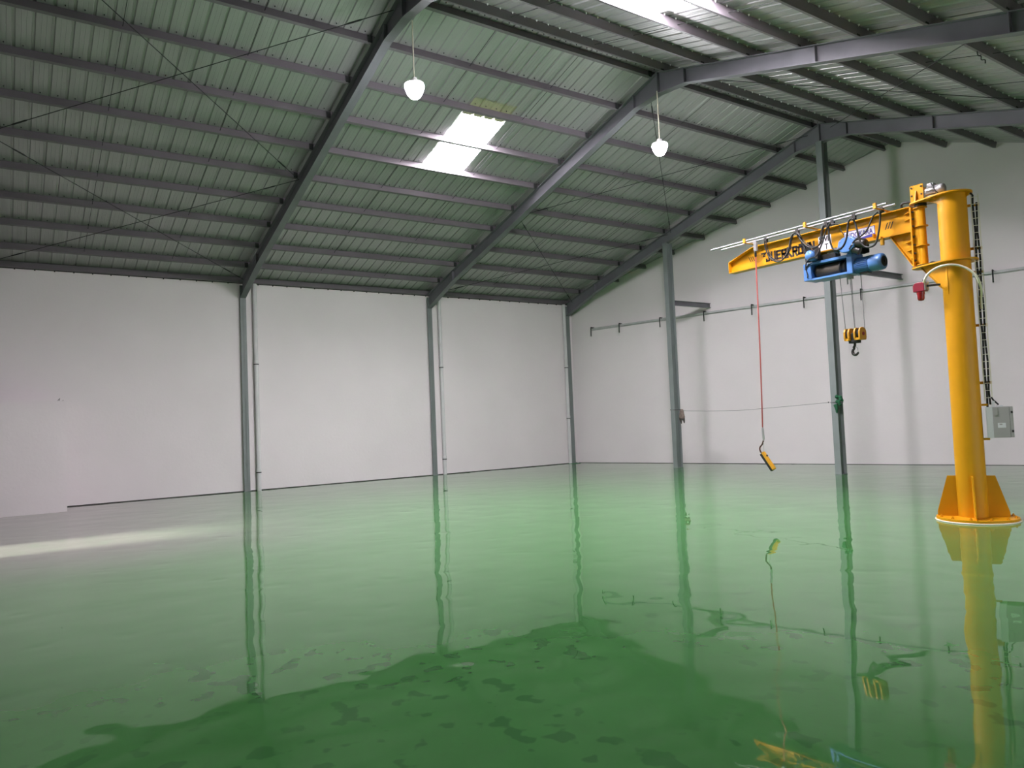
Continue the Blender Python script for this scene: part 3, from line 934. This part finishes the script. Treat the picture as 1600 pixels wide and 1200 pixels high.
# red warning beacon with its arm and the cream hose over the mast
bq = Vector((16.325, 5.70, 3.44))
bea = thing('warning_beacon', bq, 'red warning beacon hanging on a black arm beside the yellow mast', 'beacon')
m = MB()
side = [(-.085, .035), (-.065, .068), (-.035, .082), (.08, .082), (.08, -.055), (-.085, -.055)]
m.prism([(bq.x + a, bq.y - .06, bq.z + b) for a, b in side], (0, .12, 0))
m.build('housing', M['red'], bea, bevel=.006)
MB().lathe([(0.056, -.056), (0.056, -.085), (0.05, -.10), (0.048, -.16), (0.035, -.185), (0.0, -.192)], (bq.x - .002, bq.y, bq.z), 18).build('lens', M['redlens'], bea)
MB().box(bq.x + .08, bq.x + .092, bq.y - .055, bq.y + .055, bq.z - .045, bq.z + .085).build('mount_plate', M['alu'], bea)
for z in (-.035, .07):
    MB().box(bq.x + .092, bq.x + .112, bq.y - .02, bq.y + .02, bq.z + z - .012, bq.z + z + .012).build('clip', M['alu'], bea)
MB().tube([(bq.x + .09, bq.y, bq.z + .02), (16.56, 5.85, 3.47)], .017, 8).build('bracket_arm', M['black'], bea)
hp = spline([(16.437, 5.573, 3.50), (16.496, 5.599, 3.616), (16.612, 5.651, 3.693), (16.724, 5.702, 3.714), (16.833, 5.75, 3.696), (16.938, 5.797, 3.633), (17.026, 5.837, 3.536), (17.06, 5.88, 3.42), (17.03, 6.0, 3.30), (16.985, 6.075, 3.20), (16.985, 6.075, 3.05)], 5)
hp[0] = Vector((16.40, 5.66, 3.515))
ho = MB().tube(hp, 0.017, 8).build('conduit_hose', M['cream'], org=(16.7, 5.7, 3.6))
tag(ho, 'cream conduit hose arching over the front of the yellow mast', 'hose')

# festoon rails beside the arm
RA, RB, RZ = 5.60, 5.78, 4.815
for y, xa, xb in ((RA, 12.50, 15.95), (RB, 12.60, 15.99)):
    MB().tube([(xa, y, RZ), (xb, y, RZ)], .0175, 10).build('festoon_rail', M['rail'], jib)
for x in (13.30, 14.55, 15.78):
    m = MB()
    m.box(x - .022, x + .022, RA - .05, AY + .08, ZT + .016, ZT + .026)
    m.box(x - .022, x + .022, RA - .05, RA - .02, ZT + .026, ZT + .10)
    m.box(x - .022, x + .022, AY - .06, AY + .08, ZT, ZT + .016)
    m.build('rail_bracket', M['yellow_dk'], jib)

# ---------------------------------------------------------------- festoon cable
fes = thing('festoon_cable', (14.8, RB, RZ - .2), 'black looped festoon cable hanging under the rails of the crane arm', 'cable')
def q3(pts, y=5.76, dy=0.0): return [(a, y + dy, b) for a, b in pts]
for x in (13.61, 14.26, 14.81, 14.93, 15.31, 15.77):
    m = MB()
    m.box(x - .028, x + .028, RB - .022, RB - .018, RZ - .065, RZ + .02)
    m.box(x - .028, x + .028, RB + .018, RB + .022, RZ - .065, RZ + .02)
    m.box(x - .028, x + .028, RB - .022, RB + .022, RZ - .075, RZ - .062)
    tr = m.build('cable_trolley', M['blacksteel'], fes)
    MB().lathe([(0.012, -.02), (0.012, .02)], (x, RB, RZ + .028), 8, axis=(0, 1, 0)).build('roller', M['alu'], tr)
loops = [
    ([(13.639, 4.743), (13.657, 4.599), (13.727, 4.433), (13.855, 4.337), (13.974, 4.337), (14.098, 4.448), (14.193, 4.71), (14.265, 4.755)], .013),
    ([(14.289, 4.75), (14.332, 4.68), (14.365, 4.58), (14.405, 4.48), (14.43, 4.38), (14.442, 4.298)], .022),
    ([(14.288, 4.75), (14.364, 4.616), (14.49, 4.465), (14.633, 4.424), (14.733, 4.478), (14.769, 4.666), (14.811, 4.755)], .014),
    ([(14.93, 4.76), (14.865, 4.687), (14.768, 4.471), (14.647, 4.278), (14.512, 4.251), (14.446, 4.186), (14.43, 4.07)], .012),
    ([(14.94, 4.75), (15.075, 4.703), (15.123, 4.584), (15.163, 4.511)], .007),
    ([(14.903, 4.743), (14.901, 4.528), (14.947, 4.345), (15.024, 4.297), (15.128, 4.328), (15.204, 4.459), (15.254, 4.701), (15.312, 4.745), (15.362, 4.674), (15.396, 4.52), (15.428, 4.356), (15.507, 4.246), (15.612, 4.223), (15.70, 4.286), (15.77, 4.555), (15.79, 4.745)], .015),
    ([(15.236, 4.262), (15.332, 4.378), (15.444, 4.426), (15.556, 4.503), (15.663, 4.683), (15.75, 4.745)], .012),
]
for k, (pts, r) in enumerate(loops):
    MB().tube(spline(q3(pts, dy=-.06 if k != 1 else -.02), 5), r, 8).build('cable_loop', M['black'], fes)
    if k in (0, 2): MB().tube(spline(q3([(a + .012, b + .02) for a, b in pts], dy=-.03), 5), .008, 6).build('cable_loop', M['blacksteel'], fes)

# ---------------------------------------------------------------- electric hoist
hoi = thing('electric_hoist', (15.0, AY, 4.1), 'blue electric wire rope hoist hanging on the yellow crane arm', 'hoist')
BL = M['blue']
yf, yb = AY - .17, AY + .17
# end boxes and the open drum frame
MB().box(14.305, 14.45, yf, yb, 3.905, 4.20).build('end_box', BL, hoi, bevel=.008)
MB().box(14.45, 15.13, yf, yb, 4.165, 4.21).build('top_beam', BL, hoi, bevel=.004)
MB().box(14.45, 15.13, yf, yb, 3.895, 3.93).build('bottom_beam', BL, hoi, bevel=.004)
MB().box(14.45, 15.13, yb - .012, yb, 3.93, 4.165).build('back_sheet', BL, hoi)
MB().box(15.10, 15.20, yf, yb, 3.885, 4.225).build('gear_case', BL, hoi, bevel=.012)
MB().box(15.13, 15.19, AY - .10, AY + .10, 4.20, 4.33).build('gear_neck', BL, hoi, bevel=.01)
prof = []
for k in range(34):
    x = 14.50 + k * 0.0125
    prof += [(0.108, x), (0.114, x + .004), (0.114, x + .0085), (0.108, x + .0125)]
MB().lathe(prof, (0, AY, 4.045), 24, axis=(1, 0, 0)).build('rope_drum', M['rope_drum'], hoi)
MB().lathe([(0.06, 14.44), (0.06, 14.50), (0.125, 14.50), (0.125, 14.507)], (0, AY, 4.045), 20, axis=(1, 0, 0)).build('drum_hub', M['blacksteel'], hoi)
MB().lathe([(0.122, 14.93), (0.122, 14.945), (0.085, 14.945), (0.085, 15.02), (0.115, 15.02), (0.115, 15.035), (0.07, 15.035), (0.07, 15.10)], (0, AY, 4.045), 20, axis=(1, 0, 0)).build('rope_guide', M['blacksteel'], hoi)
# hoist motor
mx = (0, AY - .01, 4.015)
mot = MB().lathe([(0.125, 15.20), (0.130, 15.215), (0.118, 15.22), (0.118, 15.44), (0.132, 15.445), (0.135, 15.46), (0.135, 15.60), (0.127, 15.635), (0.10, 15.647), (0.0, 15.647)], mx, 28, axis=(1, 0, 0)).build('motor', BL, hoi)
m = MB()
for k in range(28):
    a = 2 * math.pi * k / 28
    d = Vector((0, math.cos(a), math.sin(a))); w = Vector((0, -d.z, d.y)) * .004
    m.obox(Vector((15.33, mx[1], mx[2])) + d * .124, (.10, 0, 0), d * .008, w)
m.build('cooling_fins', BL, mot)
m = MB()
for r in (.03, .055, .08): m.lathe([(r - .006, 15.6475), (r - .006, 15.651), (r + .006, 15.651), (r + .006, 15.6475)], mx, 20, axis=(1, 0, 0))
m.build('fan_grille', M['blacksteel'], mot)
MB().box(15.26, 15.40, AY - .06, AY + .04, 3.865, 3.90).build('motor_foot', M['blacksteel'], mot)
# trolleys: side plates and wheels on the bottom flange, cross bars
for x in (14.47, 15.22):
    for s in (-1, 1):
        tp = MB().box(x - .12, x + .12, AY + s * .125 - .008, AY + s * .125 + .008, 4.225, 4.43).build('trolley_plate', M['blacksteel'], hoi, bevel=.01)
        for dx in (-.07, .07):
            MB().lathe([(0.045, -.02), (0.045, .02), (0.055, .022), (0.055, .028)], (x + dx, AY + s * .083, ZB + .012 + .046), 14, axis=(0, s, 0)).build('wheel', M['blacksteel'], tp)
    MB().box(x - .03, x + .03, AY - .16, AY + .16, 4.225, 4.265).build('cross_bar', M['blacksteel'], hoi)
MB().box(14.62, 14.86, AY - .08, AY + .08, 4.235, 4.31).build('link_box', M['blacksteel'], hoi, bevel=.005)
for x in (14.47, 15.16):
    MB().box(x - .06, x + .06, AY - .05, AY + .05, 4.20, 4.24).build('suspension_lug', BL, hoi)
# drive boxes on the near side
m = MB()
hexp = [(15.02, 4.30), (15.06, 4.43), (15.14, 4.475), (15.28, 4.47), (15.345, 4.40), (15.32, 4.30), (15.22, 4.225), (15.10, 4.235)]
m.prism([(a, AY - .29, b) for a, b in hexp], (0, .14, 0))
gb = m.build('drive_gearbox', BL, hoi, bevel=.012)
for a, b in ((15.05, 4.33), (15.09, 4.42), (15.27, 4.445), (15.30, 4.33)):
    MB().lathe([(.012, 0), (.012, .012)], (a, AY - .29, b), 6, axis=(0, -1, 0), smooth=False).build('bolt', M['alu'], gb)
MB().lathe([(0.045, -.03), (0.045, .04)], (14.995, AY - .25, 4.30), 14, axis=(1, 0, -.3)).build('brake_disc', M['blacksteel'], gb)
MB().lathe([(0.07, 0.0), (0.075, .02), (0.075, .14), (0.06, .17), (0.0, .172)], (15.325, AY - .22, 4.365), 18, axis=(1, 0, -.35)).build('drive_motor', M['blacksteel'], hoi)
MB().lathe([(0.055, 0.0), (0.06, .12)], (15.26, AY - .22, 4.27), 14, axis=(1, .2, -.55)).build('drive_motor', M['blacksteel'], hoi)
m = MB().lathe([(0.0, -.17), (0.05, -.165), (0.085, -.14), (0.095, -.08), (0.095, 0.0)], (14.51, AY - .13, 4.315), 18, axis=(.15, 1, 0))
db = m.build('idler_cover', BL, hoi)
MB().box(14.585, 14.64, AY - .24, AY - .15, 4.24, 4.39).build('cover_bracket', M['blacksteel'], hoi)
MB().box(14.385, 14.43, AY - .22, AY - .14, 4.22, 4.40).build('cover_bracket', M['blacksteel'], hoi)
MB().tube(spline([(14.43, yf - .012, 4.19), (14.37, yf - .014, 4.12), (14.39, yf - .013, 4.0), (14.38, yf - .013, 3.95)], 4), .010, 6).build('conduit', M['black'], hoi)
# rope falls
HY = AY
for xa, xb, yy in ((14.90, 14.945, -.055), (15.045, 15.055, .045), (15.075, 15.10, -.045), (15.205, 15.215, .055)):
    z0 = 3.935 if xa < 15.1 else 3.89
    MB().tube([(xa, HY + yy, z0), (xb, HY + yy, 2.98)], .0055, 6).build('wire_rope', M['wire'], hoi)
MB().box(15.02, 15.09, AY - .05, AY + .04, 3.83, 3.90).build('rope_anchor', M['alu'], hoi)
MB().tube([(15.03, AY - .05, 3.84), (15.03, AY - .05, 3.74)], .012, 6).build('limit_switch', M['alu'], hoi)

# ---------------------------------------------------------------- hook block
hkb = thing('hook_block', (15.07, HY, 2.8), 'orange hook block with black hook hanging on four ropes under the blue hoist', 'hook block')
for xa, xb in ((14.925, 15.025), (15.10, 15.215)):
    # cheeks: two side shells with an open slot for the sheave
    pr = [(-.085, .0), (.085, .0), (.10, .04), (.10, .14), (.075, .19), (.03, .205), (-.03, .205), (-.075, .19), (-.10, .14), (-.10, .04)]
    for x0, x1 in ((xa, xa + .028), (xb - .028, xb)):
        MB().prism([(x0, HY + a, 2.80 + b) for a, b in pr], (x1 - x0, 0, 0)).build('cheek', M['yellow_dk'], hkb, bevel=.006)
    MB().lathe([(0.085, -.018), (0.07, -.006), (0.07, .006), (0.085, .018)], ((xa + xb) / 2, HY, 2.90), 20, axis=(1, 0, 0)).build('sheave', M['blacksteel'], hkb)
    MB().box(xa + .028, xb - .028, HY - .09, HY + .09, 2.80, 2.835).build('cheek_tie', M['yellow_dk'], hkb)
    MB().lathe([(0.03, 0), (0.03, .01)], (xb, HY, 2.90), 10, axis=(1, 0, 0)).build('pin_cover', M['red'], hkb)
MB().lathe([(0.035, 14.93), (0.035, 15.21)], (0, HY, 2.90), 12, axis=(1, 0, 0)).build('sheave_pin', M['blacksteel'], hkb)
MB().box(15.02, 15.105, HY - .05, HY + .05, 2.765, 2.915).build('crosshead', M['black'], hkb, bevel=.006)
MB().box(14.985, 15.14, HY - .055, HY + .055, 2.755, 2.80).build('crosshead', M['black'], hkb, bevel=.006)
cx, cz = 15.062, 2.615
hk = [(cx, 2.76), (cx - .003, 2.715), (cx - .022, 2.69)]
rad = [.021, .021, .024]
for k in range(13):
    a = math.radians(115 + k * 20)
    hk.append((cx + .048 * math.cos(a), cz + .052 * math.sin(a)))
    rad.append(.026 - .0012 * abs(k - 5) - (.010 if k > 11 else 0))
MB().tube([(a, HY, b) for a, b in hk], rad, 10).build('hook', M['blacksteel'], hkb)
MB().tube([(cx + .012, HY, 2.70), (cx + .045, HY, 2.665), (cx + .044, HY, 2.625)], .006, 6).build('safety_latch', M['alu'], hkb)

# ---------------------------------------------------------------- pendant controller
pen = thing('pendant_control', (13.36, 5.77, 0.8), 'yellow push button pendant tilted at the end of the red cable', 'control')
PYY = 5.77
MB().box(13.35, 13.41, RB - .025, RB + .025, 4.63, RZ + .02).build('hanger', M['alu'], pen, bevel=.004)
MB().lathe([(.016, 0), (.022, -.03), (.022, -.09), (.012, -.11)], (13.378, PYY, 4.63), 12).build('cable_gland', M['black'], pen)
MB().tube(spline([(13.378, PYY, 4.53), (13.372, PYY, 4.0), (13.352, PYY + .01, 3.0), (13.335, PYY + .005, 2.1), (13.315, PYY, 1.37)], 6), .0125, 8).build('cable', M['redcable'], pen)
MB().tube([(13.315, PYY, 1.40), (13.315, PYY, 1.36), (13.325, PYY, 1.19), (13.32, PYY, 1.15)], [.012, .020, .020, .012], 10).build('strain_sleeve', M['alu'], pen)
MB().tube(spline([(13.32, PYY, 1.16), (13.29, PYY, 1.09), (13.235, PYY, 1.03), (13.235, PYY, .97), (13.27, PYY, .92)], 5), .014, 8).build('tail_cable', M['browncable'], pen)
MB().tube([(13.32, PYY, 1.16), (13.31, PYY, .95)], .005, 6).build('strain_wire', M['galv'], pen)
a_, b_ = Vector((13.275, PYY, .930)), Vector((13.50, PYY, .625))
d_ = (b_ - a_).normalized(); n_ = Vector((-d_.z, 0, d_.x)).normalized()
if n_.z < 0: n_ = -n_
cc_ = (a_ + b_) / 2
MB().obox(cc_ + n_ * .024, d_ * (b_ - a_).length / 2, (0, .034, 0), n_ * .024).build('body', M['yellow_dk'], pen, bevel=.008)
MB().obox(cc_ - n_ * .022, d_ * ((b_ - a_).length / 2 - .006), (0, .034, 0), n_ * .022).build('button_panel', M['black'], pen, bevel=.005)
for k in range(6):
    c_ = a_ + d_ * (.07 + .045 * k) - n_ * .044
    MB().lathe([(.012, 0), (.012, .008)], c_, 10, axis=tuple(-n_)).build('button', M['red'] if k == 0 else M['blacksteel'], pen)
MB().lathe([(.016, 0), (.014, .02)], a_ + d_ * .10 + n_ * .048, 10, axis=tuple(n_)).build('stop_button', M['blacksteel'], pen)

# ---------------------------------------------------------------- rope between the posts, glove, rag
ry = FR[3] - .135
rp = [(5.40, ry, 1.83), (5.60, ry, 1.80), (6.33, ry, 1.755), (7.9, ry, 1.715), (8.99, ry, 1.745), (10.0, ry, 1.785), (11.10, ry, 1.835)]
t = thing('tied_rope', (8.3, ry, 1.75), 'thin grey rope strung between the two free posts', 'rope')
MB().tube(spline(rp, 4), .006, 6).build('rope', mat('grey rope', (.25, .24, .24), .9), t)
for x, z in ((5.49, 1.815), (11.01, 1.82)):
    y0, y1 = FR[3] - .132, FR[3] + .132
    MB().tube([(x - .092, y0, z), (x + .092, y0, z), (x + .092, y1, z), (x - .092, y1, z), (x - .092, y0, z)], .008, 6).build('knot', M['rod'], t)
MB().lathe([(.0, -.02), (.02, 0), (.0, .02)], (10.86, ry, 1.828), 8).build('knot', M['rod'], t)

# glove hung over the rope
def blob(m, prof, c, flat, n=10):
    # vertical lathe flattened along y
    vs0 = len(m.v)
    m.lathe(prof, (0, 0, 0), n)
    for i in range(vs0, len(m.v)):
        x, y, z = m.v[i]
        m.v[i] = (c[0] + x + .006 * math.sin(z * 60 + y * 40), c[1] + y * flat, c[2] + z)
gx, gz = 5.88, 1.80
m = MB()
blob(m, [(.0, .03), (.045, .02), (.08, -.03), (.10, -.14), (.115, -.22), (.09, -.27), (.0, -.28)], (gx, ry - .005, gz), .35)
gl = m.build('work_glove', M['glove'], org=(gx, ry, gz)); tag(gl, 'brown work glove hanging on the rope beside the left free post', 'glove')
for dx, l in ((-.085, .10), (-.045, .20), (.02, .10), (.075, .19)):
    m = MB()
    blob(m, [(.0, 0), (.03, -.01), (.032, -l * .6), (.02, -l * .92), (.0, -l)], (gx + dx, ry - .005, gz - .23), .6, 8)
    m.build('finger', M['glove_tip'], gl)
# green rag tied to the ridge post
m = MB()
rng = random.Random(3)
for k in range(9):
    a = rng.uniform(0, 6.28)
    c = Vector((11.11 + rng.uniform(-.03, .10), FR[3] - .16 + rng.uniform(-.02, .03), 1.84 + rng.uniform(-.10, .12)))
    L = Vector((rng.uniform(-.02, .10), rng.uniform(-.05, .02), rng.uniform(-.12, .06)))
    m.tube(spline([c, c + L * .5 + Vector((0, -.02, .02)), c + L], 3), [.02, .04, .05, .05, .035, .03, .012][:7], 7)
m.tube(spline([(11.06, FR[3] - .15, 1.76), (11.09, FR[3] - .16, 1.66), (11.08, FR[3] - .15, 1.55)], 3), [.05, .05, .045, .04, .03, .03, .01], 7)
rg = m.build('green_rag', M['green_rag'], org=(11.1, FR[3] - .16, 1.8)); tag(rg, 'crumpled dark green rag tied to the tall post under the ridge', 'rag')
# green scrap by the far corner column
m = MB()
pts = [(0.10, 11.62), (0.34, 11.56), (0.62, 11.70), (0.55, 11.95), (0.36, 11.93), (0.33, 11.72), (0.08, 11.72)]
m.prism([(a, b, 0.001) for a, b in pts], (0, 0, .006))
sc = m.build('green_scrap', mat('green plastic film', (.02, .16, .05), .5), org=(.3, 11.7, 0)); tag(sc, 'green plastic scrap on the floor at the far corner column', 'scrap')
